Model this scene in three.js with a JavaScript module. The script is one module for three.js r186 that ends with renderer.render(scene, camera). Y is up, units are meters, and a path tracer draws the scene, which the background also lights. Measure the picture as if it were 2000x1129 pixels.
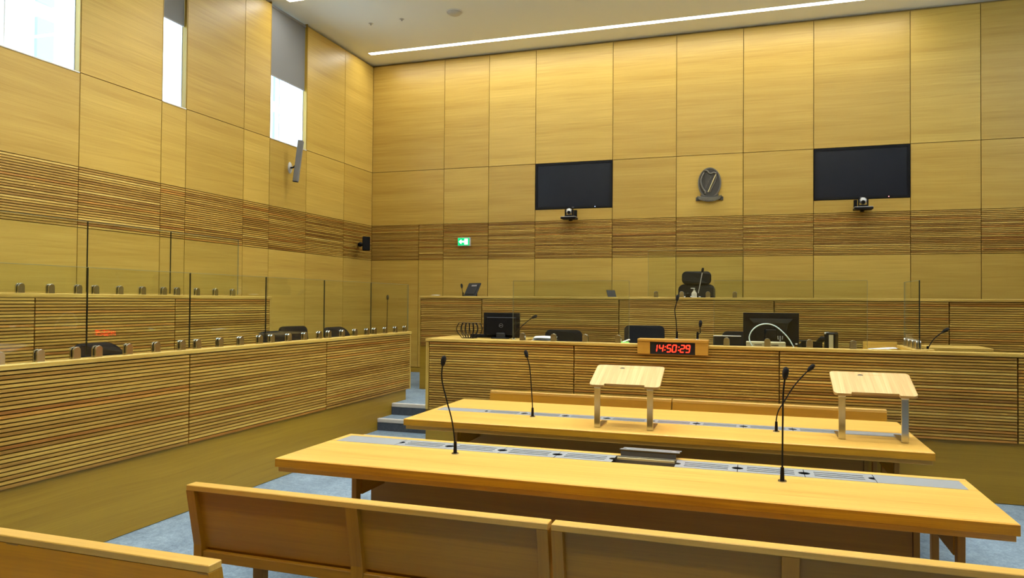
import * as THREE from 'three';
import { mergeGeometries } from 'three/addons/utils/BufferGeometryUtils.js';
import { RoundedBoxGeometry } from 'three/addons/geometries/RoundedBoxGeometry.js';
import { RectAreaLightUniformsLib } from 'three/addons/lights/RectAreaLightUniformsLib.js';
import { FontLoader } from 'three/addons/loaders/FontLoader.js';
import { TextGeometry } from 'three/addons/geometries/TextGeometry.js';

// ---------------------------------------------------------------- camera, sky, exposure
RectAreaLightUniformsLib.init();
const scene = new THREE.Scene();
const camera = new THREE.PerspectiveCamera(43.532, 2000 / 1129, 0.05, 200);
camera.position.set(0, 1.7, 0);
camera.rotation.set(0.0169866, 0.3198403, 0.0080262, 'YXZ');
scene.add(camera);
const renderer = new THREE.WebGLRenderer({ antialias: true });
renderer.toneMapping = THREE.LinearToneMapping;
renderer.toneMappingExposure = 1.25;
renderer.shadowMap.enabled = true;
scene.background = new THREE.Color().setRGB(4.2, 5.8, 7.4);      // bright overcast sky
const WASH_LIGHT = 28, DOWN_LIGHT = 113;                             // radiance of the ceiling strips
const STRIP_COLOR = new THREE.Color().setRGB(1.0, 0.99, 0.9);

// ---------------------------------------------------------------- measures of the room (metres)
const ZB = -11.86, XL = -6.668, XR = 5.37, ZR = 4.0, CEIL = 6.054;
const ROW = 4.055, ST = 3.067, SB = 2.435, LAND = 0.411, PITCH = 0.0263;
const BC = [-6.668, -5.226, -4.376, -3.523, -2.191, -1.157, -0.130, 0.889, 2.202, 3.099, 4.2, 5.37];
const LC = [-11.86, -10.889, -9.774, -8.858, -8.294, -7.22, -6.825, -5.722, -3.6, -2.4, -0.5, 1.6, 4.0];

// ---------------------------------------------------------------- helpers
let seedState = 12345;
const rnd = () => { seedState = (seedState * 1664525 + 1013904223) >>> 0; return seedState / 4294967296; };
const names = new Map();
function numbered(n) { const k = names.get(n) || 0; names.set(n, k + 1); return k ? n + '_' + String(k).padStart(3, '0') : n; }
const shade = (o) => { o.castShadow = true; o.receiveShadow = true; return o; };
function thing(name, label, category, group, pos = [0, 0, 0], turn = 0) {
  const o = new THREE.Group(); o.name = numbered(name); o.position.set(...pos); o.rotation.y = turn;
  o.userData = { label, category }; if (group) o.userData.group = group;
  scene.add(o); return o;
}
function struct(name, label, category = 'room') {
  const o = new THREE.Group(); o.name = numbered(name); o.userData = { label, category, kind: 'structure' }; scene.add(o); return o;
}
function part(name, geo, mat, parent, pos, rot) {
  const m = shade(new THREE.Mesh(geo, mat)); m.name = name;
  if (pos) m.position.set(...pos); if (rot) m.rotation.set(...rot);
  parent.add(m); return m;
}
const AX = { x: 0, y: 1, z: 2 };
function uvMetres(g, grain = 'x', off = 0) {       // uv in metres, u along the grain
  const p = g.attributes.position, n = g.attributes.normal, uv = new Float32Array(p.count * 2), a = AX[grain];
  for (let i = 0; i < p.count; i++) {
    const N = [Math.abs(n.getX(i)), Math.abs(n.getY(i)), Math.abs(n.getZ(i))], P = [p.getX(i), p.getY(i), p.getZ(i)];
    const d = N.indexOf(Math.max(...N)); let u, v;
    if (d === a) { const o = [0, 1, 2].filter((k) => k !== a); u = P[o[0]] * 0.3; v = P[o[1]]; }
    else { u = P[a]; v = P[[0, 1, 2].find((k) => k !== a && k !== d)]; }
    uv[i * 2] = u + off * 1.37; uv[i * 2 + 1] = v + off * 0.73;
  }
  g.setAttribute('uv', new THREE.BufferAttribute(uv, 2)); return g;
}
const geoCache = new Map();
function box(w, h, d, grain = 'x', variant = 0) {
  const k = ['b', w.toFixed(4), h.toFixed(4), d.toFixed(4), grain, variant].join();
  if (!geoCache.has(k)) geoCache.set(k, uvMetres(new THREE.BoxGeometry(w, h, d), grain, variant));
  return geoCache.get(k);
}
function cbox(w, h, d, grain = 'x', variant = 0, c = 0.003) {          // chamfered box, 44 triangles
  const k = ['c', w.toFixed(4), h.toFixed(4), d.toFixed(4), grain, variant, c].join();
  if (geoCache.has(k)) return geoCache.get(k);
  const H = [w / 2, h / 2, d / 2], pos = [], V = (s, ax) => [0, 1, 2].map((i) => s[i] * (i === ax ? H[i] : H[i] - c));
  const tri = (a, b, e) => {
    const n = [0, 1, 2].map((i) => a[i] + b[i] + e[i]);
    const u = b.map((x, i) => x - a[i]), v = e.map((x, i) => x - a[i]);
    const x = [u[1] * v[2] - u[2] * v[1], u[2] * v[0] - u[0] * v[2], u[0] * v[1] - u[1] * v[0]];
    if (x[0] * n[0] + x[1] * n[1] + x[2] * n[2] < 0) pos.push(...a, ...e, ...b); else pos.push(...a, ...b, ...e);
  };
  const quad = (a, b, e, f) => { tri(a, b, e); tri(a, e, f); };
  for (let ax = 0; ax < 3; ax++) {
    const [i, j] = [0, 1, 2].filter((q) => q !== ax);
    for (const s of [-1, 1]) {
      const S = (p, q) => { const r = [0, 0, 0]; r[ax] = s; r[i] = p; r[j] = q; return r; };
      quad(V(S(-1, -1), ax), V(S(1, -1), ax), V(S(1, 1), ax), V(S(-1, 1), ax));
    }
    for (const p of [-1, 1]) for (const q of [-1, 1]) {                  // edges along ax
      const S = (t) => { const r = [0, 0, 0]; r[ax] = t; r[i] = p; r[j] = q; return r; };
      quad(V(S(-1), i), V(S(1), i), V(S(1), j), V(S(-1), j));
    }
  }
  for (const x of [-1, 1]) for (const y of [-1, 1]) for (const z of [-1, 1]) tri(V([x, y, z], 0), V([x, y, z], 1), V([x, y, z], 2));
  const g = new THREE.BufferGeometry(); g.setAttribute('position', new THREE.Float32BufferAttribute(pos, 3)); g.computeVertexNormals();
  uvMetres(g, grain, variant); geoCache.set(k, g); return g;
}
const moved = (g, x, y, z, rx = 0, ry = 0, rz = 0) => { const q = g.clone(); q.applyMatrix4(new THREE.Matrix4().compose(new THREE.Vector3(x, y, z), new THREE.Quaternion().setFromEuler(new THREE.Euler(rx, ry, rz)), new THREE.Vector3(1, 1, 1))); return q; };
const merged = (list) => mergeGeometries(list.map((g) => { const q = g.index ? g.toNonIndexed() : g.clone(); for (const k of Object.keys(q.attributes)) if (!['position', 'normal', 'uv'].includes(k)) q.deleteAttribute(k); if (!q.attributes.uv) uvMetres(q); return q; }));
const tube = (pts, r, seg = 24, rad = 8) => new THREE.TubeGeometry(new THREE.CatmullRomCurve3(pts.map((p) => new THREE.Vector3(...p))), seg, r, rad, false);
const lathe = (pts, n = 24) => new THREE.LatheGeometry(pts.map(([r, y]) => new THREE.Vector2(r, y)), n);
function extrude(pts, depth, bevel = 0, curve = 12) {
  const s = pts instanceof THREE.Shape ? pts : new THREE.Shape(pts.map(([x, y]) => new THREE.Vector2(x, y)));
  return new THREE.ExtrudeGeometry(s, { depth, bevelEnabled: bevel > 0, bevelThickness: bevel, bevelSize: bevel, bevelSegments: 2, curveSegments: curve });
}
function roundRect(w, h, r) {
  const s = new THREE.Shape(), x = -w / 2, y = -h / 2;
  s.moveTo(x + r, y); s.lineTo(x + w - r, y); s.absarc(x + w - r, y + r, r, -Math.PI / 2, 0); s.lineTo(x + w, y + h - r); s.absarc(x + w - r, y + h - r, r, 0, Math.PI / 2);
  s.lineTo(x + r, y + h); s.absarc(x + r, y + h - r, r, Math.PI / 2, Math.PI); s.lineTo(x, y + r); s.absarc(x + r, y + r, r, Math.PI, Math.PI * 1.5);
  return s;
}

// ---------------------------------------------------------------- textures
function noiseTile(nx, ny, seed) {                 // tileable value noise on an nx x ny lattice
  let s = seed >>> 0; const r = () => { s = (s * 1664525 + 1013904223) >>> 0; return s / 4294967296; };
  const a = new Float32Array(nx * ny).map(r);
  return (u, v) => {
    const x = (u - Math.floor(u)) * nx, y = (v - Math.floor(v)) * ny, i = Math.floor(x) % nx, j = Math.floor(y) % ny, i2 = (i + 1) % nx, j2 = (j + 1) % ny;
    let fx = x - Math.floor(x), fy = y - Math.floor(y); fx = fx * fx * (3 - 2 * fx); fy = fy * fy * (3 - 2 * fy);
    return (a[j * nx + i] * (1 - fx) + a[j * nx + i2] * fx) * (1 - fy) + (a[j2 * nx + i] * (1 - fx) + a[j2 * nx + i2] * fx) * fy;
  };
}
function dataTex(W, H, fn, srgb = true, perU = 1, perV = 1) {
  const d = new Uint8Array(W * H * 4);
  for (let y = 0; y < H; y++) for (let x = 0; x < W; x++) {
    const c = fn((x + 0.5) / W, (y + 0.5) / H), k = (y * W + x) * 4;
    d[k] = c[0]; d[k + 1] = c[1]; d[k + 2] = c[2]; d[k + 3] = 255;
  }
  const t = new THREE.DataTexture(d, W, H); t.wrapS = t.wrapT = THREE.RepeatWrapping; t.magFilter = THREE.LinearFilter; t.minFilter = THREE.LinearMipmapLinearFilter; t.generateMipmaps = true;
  if (srgb) t.colorSpace = THREE.SRGBColorSpace;
  t.repeat.set(perU, perV); t.needsUpdate = true; return t;
}
const mix3 = (a, b, t) => [0, 1, 2].map((i) => a[i] + (b[i] - a[i]) * t);
function woodTex(seed, light, dark, opt = {}) {
  const warp = noiseTile(3, 6, seed), warp2 = noiseTile(5, 17, seed + 1), band = noiseTile(2, 11, seed + 2), mid = noiseTile(4, 61, seed + 3), fine = noiseTile(9, 260, seed + 4), pore = noiseTile(70, 512, seed + 5), leaf = noiseTile(1, 9, seed + 6);
  const k = opt.contrast ?? 1;
  return dataTex(1024, 1024, (u, v) => {
    const w = v + (warp(u, v) - 0.5) * 0.035 + (warp2(u, v) - 0.5) * 0.008;
    let t = 0.42 + k * ((band(u, w) - 0.5) * 0.5 + (mid(u, w) - 0.5) * 0.45 + (fine(u, w) - 0.5) * 0.4 + (leaf(0.5, Math.floor(v * 9) / 9 + 0.06) - 0.5) * 0.35);
    const p = pore(u, w); if (p > 0.8) t += (p - 0.8) * 1.5 * k;
    return mix3(light, dark, Math.min(1, Math.max(0, t)));
  }, true, 1 / (opt.lenU ?? 2.4), 1 / (opt.lenV ?? 1.2));
}
const veneerTex = woodTex(11, [222, 196, 120], [178, 147, 70], { contrast: 0.62 });
const solidTex = woodTex(37, [226, 200, 124], [166, 130, 60], { contrast: 1.0, lenU: 1.8, lenV: 0.6 });
const bambooTex = woodTex(71, [250, 226, 170], [214, 176, 110], { contrast: 1.1, lenU: 1.6, lenV: 0.3 });
const cn1 = noiseTile(256, 256, 5), cn2 = noiseTile(60, 60, 6), cn3 = noiseTile(9, 9, 7), cn4 = noiseTile(512, 512, 8);
const carpetTex = dataTex(512, 512, (u, v) => {
  const t = 0.5 + (cn1(u, v) - 0.5) * 0.5 + (cn2(u, v) - 0.5) * 0.35 + (cn3(u, v) - 0.5) * 0.4 + (cn4(u, v) - 0.5) * 0.5;
  return mix3([128, 136, 146], [186, 194, 202], Math.min(1, Math.max(0, t)));
}, true, 0.5, 0.5);
const metalNoise = noiseTile(4, 300, 9);
const brushTex = dataTex(64, 512, (u, v) => { const t = 150 + metalNoise(u, v) * 70; return [t, t, t]; }, false, 1, 3);

// ---------------------------------------------------------------- materials
const std = (o) => new THREE.MeshStandardMaterial(o);
const rgb = (r, g, b) => new THREE.Color().setRGB(r, g, b);
const wood = (tex, r, g, b, rough = 0.42) => std({ map: tex, color: rgb(r, g, b), roughness: rough });
const VEN = [[0.83, 0.75, 0.5], [0.88, 0.81, 0.54], [0.79, 0.71, 0.46], [0.85, 0.76, 0.48], [0.93, 0.855, 0.58]].map((c) => wood(veneerTex, ...c, 0.4));
const SLAT = [[0.7, 0.58, 0.33], [0.8, 0.7, 0.42], [0.61, 0.48, 0.25], [0.72, 0.48, 0.23], [0.52, 0.38, 0.18], [0.96, 0.9, 0.66], [0.73, 0.61, 0.34]].map((c) => wood(solidTex, ...c, 0.5));
const slatMat = () => { const r = rnd(); return SLAT[r < 0.3 ? 0 : r < 0.48 ? 1 : r < 0.62 ? 2 : r < 0.71 ? 3 : r < 0.78 ? 4 : r < 0.82 ? 5 : 6]; };
const dull = (r, g, b, roughness, specularIntensity = 0.3) => new THREE.MeshPhysicalMaterial({ color: rgb(r, g, b), roughness, specularIntensity });
const M = {
  oak: wood(veneerTex, 1.14, 0.95, 0.7, 0.32), oakRail: wood(solidTex, 0.84, 0.8, 0.56, 0.4), oakBench: wood(veneerTex, 0.68, 0.44, 0.06, 0.4), oakOrange: wood(veneerTex, 1.1, 0.66, 0.03, 0.45), plinth: wood(veneerTex, 0.55, 0.455, 0.1, 0.45), oakEdgeShaded: wood(solidTex, 0.84, 0.55, 0.05, 0.5), oakWarm: wood(veneerTex, 0.78, 0.56, 0.2, 0.45), bamboo: wood(bambooTex, 0.62, 0.57, 0.46, 0.4),
  backing: std({ color: rgb(0.3, 0.2, 0.06), roughness: 0.9 }),
  plaster: std({ color: rgb(0.88, 0.91, 0.87), roughness: 0.9 }),
  carpet: std({ map: carpetTex, color: rgb(0.54, 0.68, 0.8), roughness: 1, bumpMap: carpetTex, bumpScale: 0.003 }),
  riser: std({ map: carpetTex, /* charcoal riser carpet below the pale nosings */ color: rgb(0.22, 0.25, 0.3), roughness: 1 }),
  nosing: std({ color: rgb(0.62, 0.62, 0.6), roughness: 0.55 }),
  steel: std({ color: rgb(0.62, 0.61, 0.58), metalness: 1, roughness: 0.28, roughnessMap: brushTex }),
  alu: std({ color: rgb(0.4, 0.45, 0.52), metalness: 0.6, roughness: 0.4 }),
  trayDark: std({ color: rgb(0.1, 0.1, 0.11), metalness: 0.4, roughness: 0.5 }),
  black: dull(0.006, 0.006, 0.008, 0.45), blackMatt: dull(0.007, 0.007, 0.008, 0.8), foam: std({ color: rgb(0.006, 0.006, 0.007), roughness: 1 }),
  hole: std({ color: rgb(0.006, 0.006, 0.006), roughness: 0.7 }),
  screen: new THREE.MeshPhysicalMaterial({ color: rgb(0.014, 0.016, 0.024), roughness: 0.26, specularIntensity: 0.55 }),
  fabric: dull(0.007, 0.0075, 0.009, 0.8), leather: dull(0.009, 0.0095, 0.011, 0.45, 0.4),
  grey: std({ color: rgb(0.24, 0.24, 0.25), roughness: 0.55 }), greyMid: std({ color: rgb(0.2, 0.205, 0.22), roughness: 0.6 }), greyDark: dull(0.025, 0.027, 0.031, 0.55, 0.4), greyLight: std({ color: rgb(0.55, 0.56, 0.57), roughness: 0.4, metalness: 0.2 }),
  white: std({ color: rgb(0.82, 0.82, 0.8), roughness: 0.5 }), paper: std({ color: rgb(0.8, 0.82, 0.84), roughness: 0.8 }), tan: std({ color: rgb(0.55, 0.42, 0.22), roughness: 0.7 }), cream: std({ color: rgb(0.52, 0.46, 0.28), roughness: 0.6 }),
  green: std({ color: rgb(0.2, 0.62, 0.12), roughness: 0.6 }), cable: std({ color: rgb(0.72, 0.88, 0.95), roughness: 0.4 }),
  blind: std({ color: rgb(0.2, 0.2, 0.2), roughness: 0.95 }),
  bronze: std({ color: rgb(0.07, 0.066, 0.06), metalness: 0.5, roughness: 0.5 }), bronzeLight: std({ color: rgb(0.55, 0.48, 0.26), metalness: 0.8, roughness: 0.35 }), bronzeMid: std({ color: rgb(0.17, 0.16, 0.135), metalness: 0.75, roughness: 0.4 }),
  glass: new THREE.MeshPhysicalMaterial({ color: rgb(0.94, 0.96, 0.935), transmission: 1, thickness: 0, roughness: 0, ior: 1.5 }),
  winGlass: new THREE.MeshPhysicalMaterial({ color: rgb(0.96, 0.99, 0.98), transmission: 1, thickness: 0, roughness: 0, ior: 1.5 }),
  glassEdge: std({ color: rgb(0.012, 0.018, 0.012), roughness: 0.3 }), glassTop: std({ color: rgb(0.2, 0.21, 0.12), roughness: 0.4 }),
  winFrame: std({ color: rgb(0.75, 0.78, 0.8), roughness: 0.5 }),
  strip: std({ color: rgb(0.9, 0.9, 0.9), emissive: rgb(1, 0.99, 0.96), emissiveIntensity: 3.2, roughness: 0.6 }),
  led: std({ color: rgb(0.1, 0.01, 0.0), emissive: rgb(1, 0.011, 0.004), emissiveIntensity: 10 }),
  signGreen: std({ color: rgb(0.0, 0.25, 0.08), emissive: rgb(0.0, 0.55, 0.16), emissiveIntensity: 1.0 }), signWhite: std({ color: rgb(0.8, 0.9, 0.85), emissive: rgb(0.85, 1, 0.95), emissiveIntensity: 1.6 }),
  ledBlue: std({ color: rgb(0.2, 0.2, 0.4), emissive: rgb(0.5, 0.6, 1), emissiveIntensity: 3 }), ledRed: std({ color: rgb(0.3, 0.1, 0.1), emissive: rgb(1, 0.25, 0.25), emissiveIntensity: 3 }),
  facade: std({ color: rgb(0.8, 0.8, 0.78), roughness: 0.9 }), facadeGlass: std({ color: rgb(0.16, 0.27, 0.29), roughness: 0.3 }),
};

// ================================================================ THE SETTING
// ---- wall with panels (u runs along the wall, the room is on +w); place(u, y, w) gives the position
function panelledWall(name, label, place, turn, cols, opt) {
  const g = struct(name, label, 'wall');
  const put = (nm, geo, mat, u, y, w) => { const m = part(nm, geo, mat, g); const p = place(u, y, w); m.position.set(...p); m.rotation.y = turn; return m; };
  const GAP = 0.009, T = 0.045;
  cols.slice(0, -1).forEach((c0, i) => {
    const c1 = cols[i + 1], a = Math.min(c0, c1), b = Math.max(c0, c1), w = b - a - GAP, u = (a + b) / 2;
    const rows = opt.rows(i);
    for (const [y0, y1, kind] of rows) {
      if (kind === 'panel') put('panel', box(w, y1 - y0 - GAP, T, 'x', Math.floor(rnd() * 7)), VEN[Math.floor(rnd() * VEN.length)], u, (y0 + y1) / 2, -T / 2);
      else if (kind === 'slats') {
        const n = Math.round((y1 - y0) / PITCH), p = (y1 - y0) / n;
        for (let k = 0; k < n; k++) put('slat', box(w, p - 0.008, 0.055, 'x', Math.floor(rnd() * 5)), slatMat(), u, y0 + (k + 0.5) * p, -0.0275);
      }
    }
  });
  return { g, put };
}
{
  const rows = (i) => {
    const low = [[LAND + 0.09, SB, 'panel'], [SB, ST, 'slats']];
    if (i === 0) return [[ROW, CEIL - 0.035, 'panel'], [ST, ROW, 'panel']];
    if (i === 3 || i === 7) return [...low, [ST, 3.267, 'panel'], [ROW, CEIL - 0.035, 'panel']];
    return [...low, [ST, ROW, 'panel'], [ROW, CEIL - 0.035, 'panel']];
  };
  const { g, put } = panelledWall('wall_back', 'oak panelled wall with slatted band behind the judge bench', (u, y, w) => [u, y, ZB + w], 0, BC, { rows });
  // the first bay is split by a door joint below the top of the slatted band
  for (const [a, b] of [[BC[0], -5.71], [-5.71, BC[1]]]) {
    put('panel', box(b - a - 0.009, SB - LAND - 0.09 - 0.009, 0.045, 'x', 3), VEN[3], (a + b) / 2, (SB + LAND + 0.09) / 2, -0.0225);
    const p = (ST - SB) / 24;
    for (let k = 0; k < 24; k++) put('slat', box(b - a - 0.009, p - 0.008, 0.055, 'x', k % 5), slatMat(), (a + b) / 2, SB + (k + 0.5) * p, -0.0275);
  }
  put('backing', box(XR - XL + 0.8, CEIL + 0.3, 0.2), M.backing, (XL + XR) / 2, CEIL / 2, -0.16);
  const bb = struct('baseboard_back', 'oak kick board along the foot of the panelled back wall', 'baseboard');
  part('board', box(XR - XL - 0.02, 0.084, 0.02), M.plinth, bb, [(XL + XR) / 2, LAND + 0.042, ZB - 0.012]);
}
const WINDOWS = [[-5.722, -3.6], [-7.22, -6.825], [-9.774, -8.858]];
{
  const isWin = (i) => { const m = (LC[i] + LC[i + 1]) / 2; return WINDOWS.some(([a, b]) => m > a && m < b); };
  const rows = (i) => [[LAND, SB, 'panel'], [SB, ST, 'slats'], [ST, ROW, 'panel'], ...(isWin(i) ? [] : [[ROW, CEIL - 0.035, 'panel']])];
  const { g } = panelledWall('wall_left', 'oak panelled wall with slatted band and high windows beside the jury box', (u, y, w) => [XL + w, y, u], Math.PI / 2, LC, { rows });
  const X0 = XL - 0.06, TH = 0.26;
  const slab = (z0, z1, y0, y1) => part('backing', box(TH, y1 - y0, z1 - z0), M.backing, g, [X0 - TH / 2, (y0 + y1) / 2, (z0 + z1) / 2]);
  slab(ZB - 0.2, ZR + 0.2, -0.1, ROW - 0.012);
  slab(ZB - 0.2, ZR + 0.2, CEIL, CEIL + 0.15);
  let z = ZB - 0.2; for (const [a, b] of [...WINDOWS].reverse()) { slab(z, a, ROW - 0.012, CEIL); z = b; } slab(z, ZR + 0.2, ROW - 0.012, CEIL);
}
// ---- windows
WINDOWS.forEach(([a, b], k) => {
  const what = ['wide bright high window, first from the gallery end of the panelled wall', 'narrow slit window with grey blind high in the panelled wall', 'high window with long grey roller blind above the grey column speaker'][k];
  const g = struct('window_' + (k + 1), what, 'window');
  const X = XL - 0.09, m = (a + b) / 2, w = b - a, h = CEIL - ROW, y = (CEIL + ROW) / 2, D = 0.06;
  for (const s of [a + 0.006, b - 0.006]) part('reveal', box(D, h, 0.012, 'y'), M.plinth, g, [XL - D / 2 - 0.002, y, s]);
  part('sill', box(D + 0.02, 0.012, w - 0.026, 'z'), M.white, g, [XL - D / 2, ROW - 0.004, m]);
  const fr = part('frame', merged([box(0.04, 0.02, w - 0.026, 'z').clone().translate(0, -h / 2 + 0.012, 0), box(0.04, 0.03, w - 0.026, 'z').clone().translate(0, h / 2 - 0.03, 0), box(0.04, h - 0.06, 0.016, 'y').clone().translate(0, 0, -w / 2 + 0.01), box(0.04, h - 0.06, 0.016, 'y').clone().translate(0, 0, w / 2 - 0.01)]), M.winFrame, g, [X, y, m]);
  for (const q of [a + 0.008, b - 0.008]) part('outer_reveal', box(0.2, h, 0.012, 'y'), M.white, g, [XL - 0.215, y, q]);
  part('outer_sill', box(0.2, 0.012, w - 0.03, 'z'), M.white, g, [XL - 0.215, ROW - 0.004, m]);
  const bars = k === 0 ? [a + w * 0.36, a + w * 0.66] : k === 2 ? [b - w * 0.33] : [];
  for (const z of bars) part('mullion', box(0.04, h - 0.06, 0.014, 'y'), M.winFrame, g, [X, y, z]);
  const cuts = [a + 0.01, ...bars, b - 0.01].sort((p, q) => p - q);
  for (let i = 0; i < cuts.length - 1; i++) { const pw = cuts[i + 1] - cuts[i]; part('pane', new THREE.PlaneGeometry(pw - 0.014, h - 0.05), M.winGlass, g, [X, y, (cuts[i] + cuts[i + 1]) / 2], [0, Math.PI / 2, 0]); }
  const drop = [0, 5.09, 5.0][k];
  if (drop) {
    const t = thing('roller_blind', k === 1 ? 'short grey roller blind in the narrow slit window' : 'long grey roller blind in the window above the column speaker', 'blind', null, [XL - 0.045, CEIL, m]);
    part('fabric', box(0.004, CEIL - drop - 0.02, w - 0.03, 'y'), M.blind, t, [0, (drop - CEIL) / 2, 0]);
    part('bottom_bar', box(0.012, 0.016, w - 0.03, 'z'), M.grey, t, [0, drop - CEIL, 0]);
    const rl = new THREE.CylinderGeometry(0.022, 0.022, w - 0.03, 16); part('roller', rl, M.grey, t, [0.0, -0.035, 0], [Math.PI / 2, 0, 0]);
  }
});
// ---- wall on the other side with high windows (out of frame; its daylight cools that side), and the wall behind the gallery
{
  const OP = [[-9.8, -8.0], [-3.2, -2.2]];
  const cols = [-11.86, -9.8, -8.0, -6.4, -4.8, -3.2, -2.2, 0.5, 4.0];
  const isWin = (i) => OP.some(([a]) => Math.abs(a - cols[i]) < 0.01);
  const rows = (i) => [[0, SB, 'panel'], [SB, ROW, 'panel'], ...(isWin(i) ? [] : [[ROW, CEIL - 0.035, 'panel']])];
  const { g } = panelledWall('wall_right', 'oak panelled wall with high windows facing the jury box', (u, y, w) => [XR - w, y, u], -Math.PI / 2, cols, { rows });
  const slab = (z0, z1, y0, y1) => part('backing', box(0.26, y1 - y0, z1 - z0), M.backing, g, [XR + 0.19, (y0 + y1) / 2, (z0 + z1) / 2]);
  slab(ZB - 0.2, ZR + 0.2, -0.1, ROW - 0.012); slab(ZB - 0.2, ZR + 0.2, CEIL, CEIL + 0.15);
  let z = ZB - 0.2; for (const [a, b] of OP) { slab(z, a, ROW - 0.012, CEIL); z = b; } slab(z, ZR + 0.2, ROW - 0.012, CEIL);
  OP.forEach(([a, b], k) => {
    const w = struct('window_' + (k + 4), ['high window beside the judge bench in the wall facing the jury', 'high window over the gallery in the wall facing the jury'][k], 'window');
    const m = (a + b) / 2, h = CEIL - ROW, y = (CEIL + ROW) / 2;
    part('sill', box(0.26, 0.012, b - a - 0.01, 'z'), M.white, w, [XR + 0.13, ROW - 0.006, m]);
    part('frame', merged([box(0.05, 0.045, b - a, 'z').clone().translate(0, -h / 2 + 0.026, 0), box(0.05, 0.05, b - a, 'z').clone().translate(0, h / 2 - 0.03, 0), box(0.05, h, 0.045, 'y').clone().translate(0, 0, (a - b) / 2 + 0.024), box(0.05, h, 0.045, 'y').clone().translate(0, 0, (b - a) / 2 - 0.024)]), M.winFrame, w, [XR + 0.2, y, m]);
    part('pane', new THREE.PlaneGeometry(b - a - 0.1, h - 0.1), M.winGlass, w, [XR + 0.2, y, m], [0, -Math.PI / 2, 0]);
  });
  const rc = [-6.668, -4.7, -2.7, -0.65, 1.4, 3.4, 5.37];
  const r = panelledWall('wall_rear', 'oak panelled wall behind the public gallery', (u, y, w) => [u, y, ZR - w], Math.PI, rc, { rows: () => [[0, SB, 'panel'], [SB, ROW, 'panel'], [ROW, CEIL - 0.035, 'panel']] });
  part('backing', box(XR - XL + 0.8, CEIL + 0.3, 0.2), M.backing, r.g, [(XL + XR) / 2, CEIL / 2, ZR + 0.16]);
}
// ---- floor, platforms, steps
{
  const f = struct('floor', 'grey blue carpet floor of the courtroom', 'floor');
  part('carpet', box(XR - XL + 0.6, 0.2, ZR - ZB + 0.6), M.carpet, f, [(XL + XR) / 2, -0.1, (ZR + ZB) / 2]);
  const p = struct('platform', 'raised grey carpeted landing at the foot of the panelled back wall', 'platform');
  const slab = (x0, x1, y0, y1, z0, z1) => part('landing', box(x1 - x0, y1 - y0, z1 - z0), M.carpet, p, [(x0 + x1) / 2, (y0 + y1) / 2, (z0 + z1) / 2]);
  slab(XL - 0.04, XR, 0.001, LAND, ZB - 0.04, -8.17); slab(-3.33, XR, 0.001, LAND, -8.17, -7.26); slab(XL - 0.04, -4.32, 0.001, LAND, -8.17, ZR);
  slab(-4.56, XR, LAND, 0.86, ZB - 0.03, -9.66); slab(XL - 0.04, -5.56, LAND, 0.82, -7.36, ZR);
  const s = struct('steps', 'three carpeted steps with pale nosings beside the jury box end', 'steps');
  [[-7.43, 0.137], [-7.79, 0.274], [-8.15, LAND]].forEach(([z, y], k) => {
    const st = part('step', box(0.9, y - 0.002, 0.36), M.carpet, s, [-3.82, y / 2, z - 0.18 - (k === 2 ? -0.165 : 0)]);
    if (k === 2) { st.geometry = box(0.9, y - 0.002, 0.03); }
    part('riser', box(0.9, 0.137, 0.006), M.riser, s, [-3.82, y - 0.0685, z + 0.003]);
    part('nosing', cbox(0.9, 0.046, 0.055, 'x', 0, 0.004), M.nosing, s, [-3.82, y - 0.018, z - 0.018]);
  });
}
// ---- ceiling with recessed light slots
const SW = 0.11;
const SLOTS = [                                  // z, ends, depth of the recess, radiance
  [-11.29, -6.43, 2.3, 0.014, WASH_LIGHT, 'along the panelled wall over the judge bench'], [-8.9, -6.43, 4.6, 0.014, WASH_LIGHT * 1.3, 'over the clerk desk, second from the panelled wall'],
  [-6.51, -4.6, 2.3, 0.09, DOWN_LIGHT, 'over the lectern table'], [-4.12, -4.6, 2.3, 0.09, DOWN_LIGHT, 'over the open-lid table'], [-0.4, -4.6, 1.8, 0.09, DOWN_LIGHT * 0.7, 'over the gallery benches'],
];
{
  const c = struct('ceiling', 'smooth white plaster ceiling', 'ceiling');
  const slab = (x0, x1, z0, z1) => part('plasterboard', box(x1 - x0, 0.12, z1 - z0), M.plaster, c, [(x0 + x1) / 2, CEIL + 0.06, (z0 + z1) / 2]);
  let z = ZB - 0.2;
  for (const [s, SX0, x1] of SLOTS) { slab(XL - 0.3, XR + 0.3, z, s - SW / 2); slab(XL - 0.3, SX0, s - SW / 2, s + SW / 2); slab(x1, XR + 0.3, s - SW / 2, s + SW / 2); z = s + SW / 2; }
  slab(XL - 0.3, XR + 0.3, z, ZR + 0.2);
  part('roof_slab', box(XR - XL + 0.9, 0.1, ZR - ZB + 0.6), M.backing, c, [(XL + XR) / 2, CEIL + 0.19, (ZR + ZB) / 2]);
  SLOTS.forEach(([s, SX0, x1, deep, power, where]) => {
    const t = thing('ceiling_light_strip', 'long recessed white light strip ' + where, 'light', 'recessed ceiling light strips', [SX0, CEIL + deep, s]);
    const L = x1 - SX0, n = Math.round(L / 1.45), l = L / n;
    part('housing', box(L - 0.004, 0.02, SW - 0.004), M.white, t, [L / 2, 0.02, 0]);
    for (let i = 0; i < n; i++) part('light_tube', box(l + (i < n - 1 ? 0.04 : 0), 0.012, 0.066), M.strip, t, [(i + 0.5) * l, 0.004 - (i % 2) * 0.001, i % 2 ? 0.014 : -0.014]);
    const a = new THREE.RectAreaLight(STRIP_COLOR, power, L - 0.02, 0.1); a.position.set(L / 2, -0.006, 0); a.rotation.x = -Math.PI / 2; t.add(a);
  });
}
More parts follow.
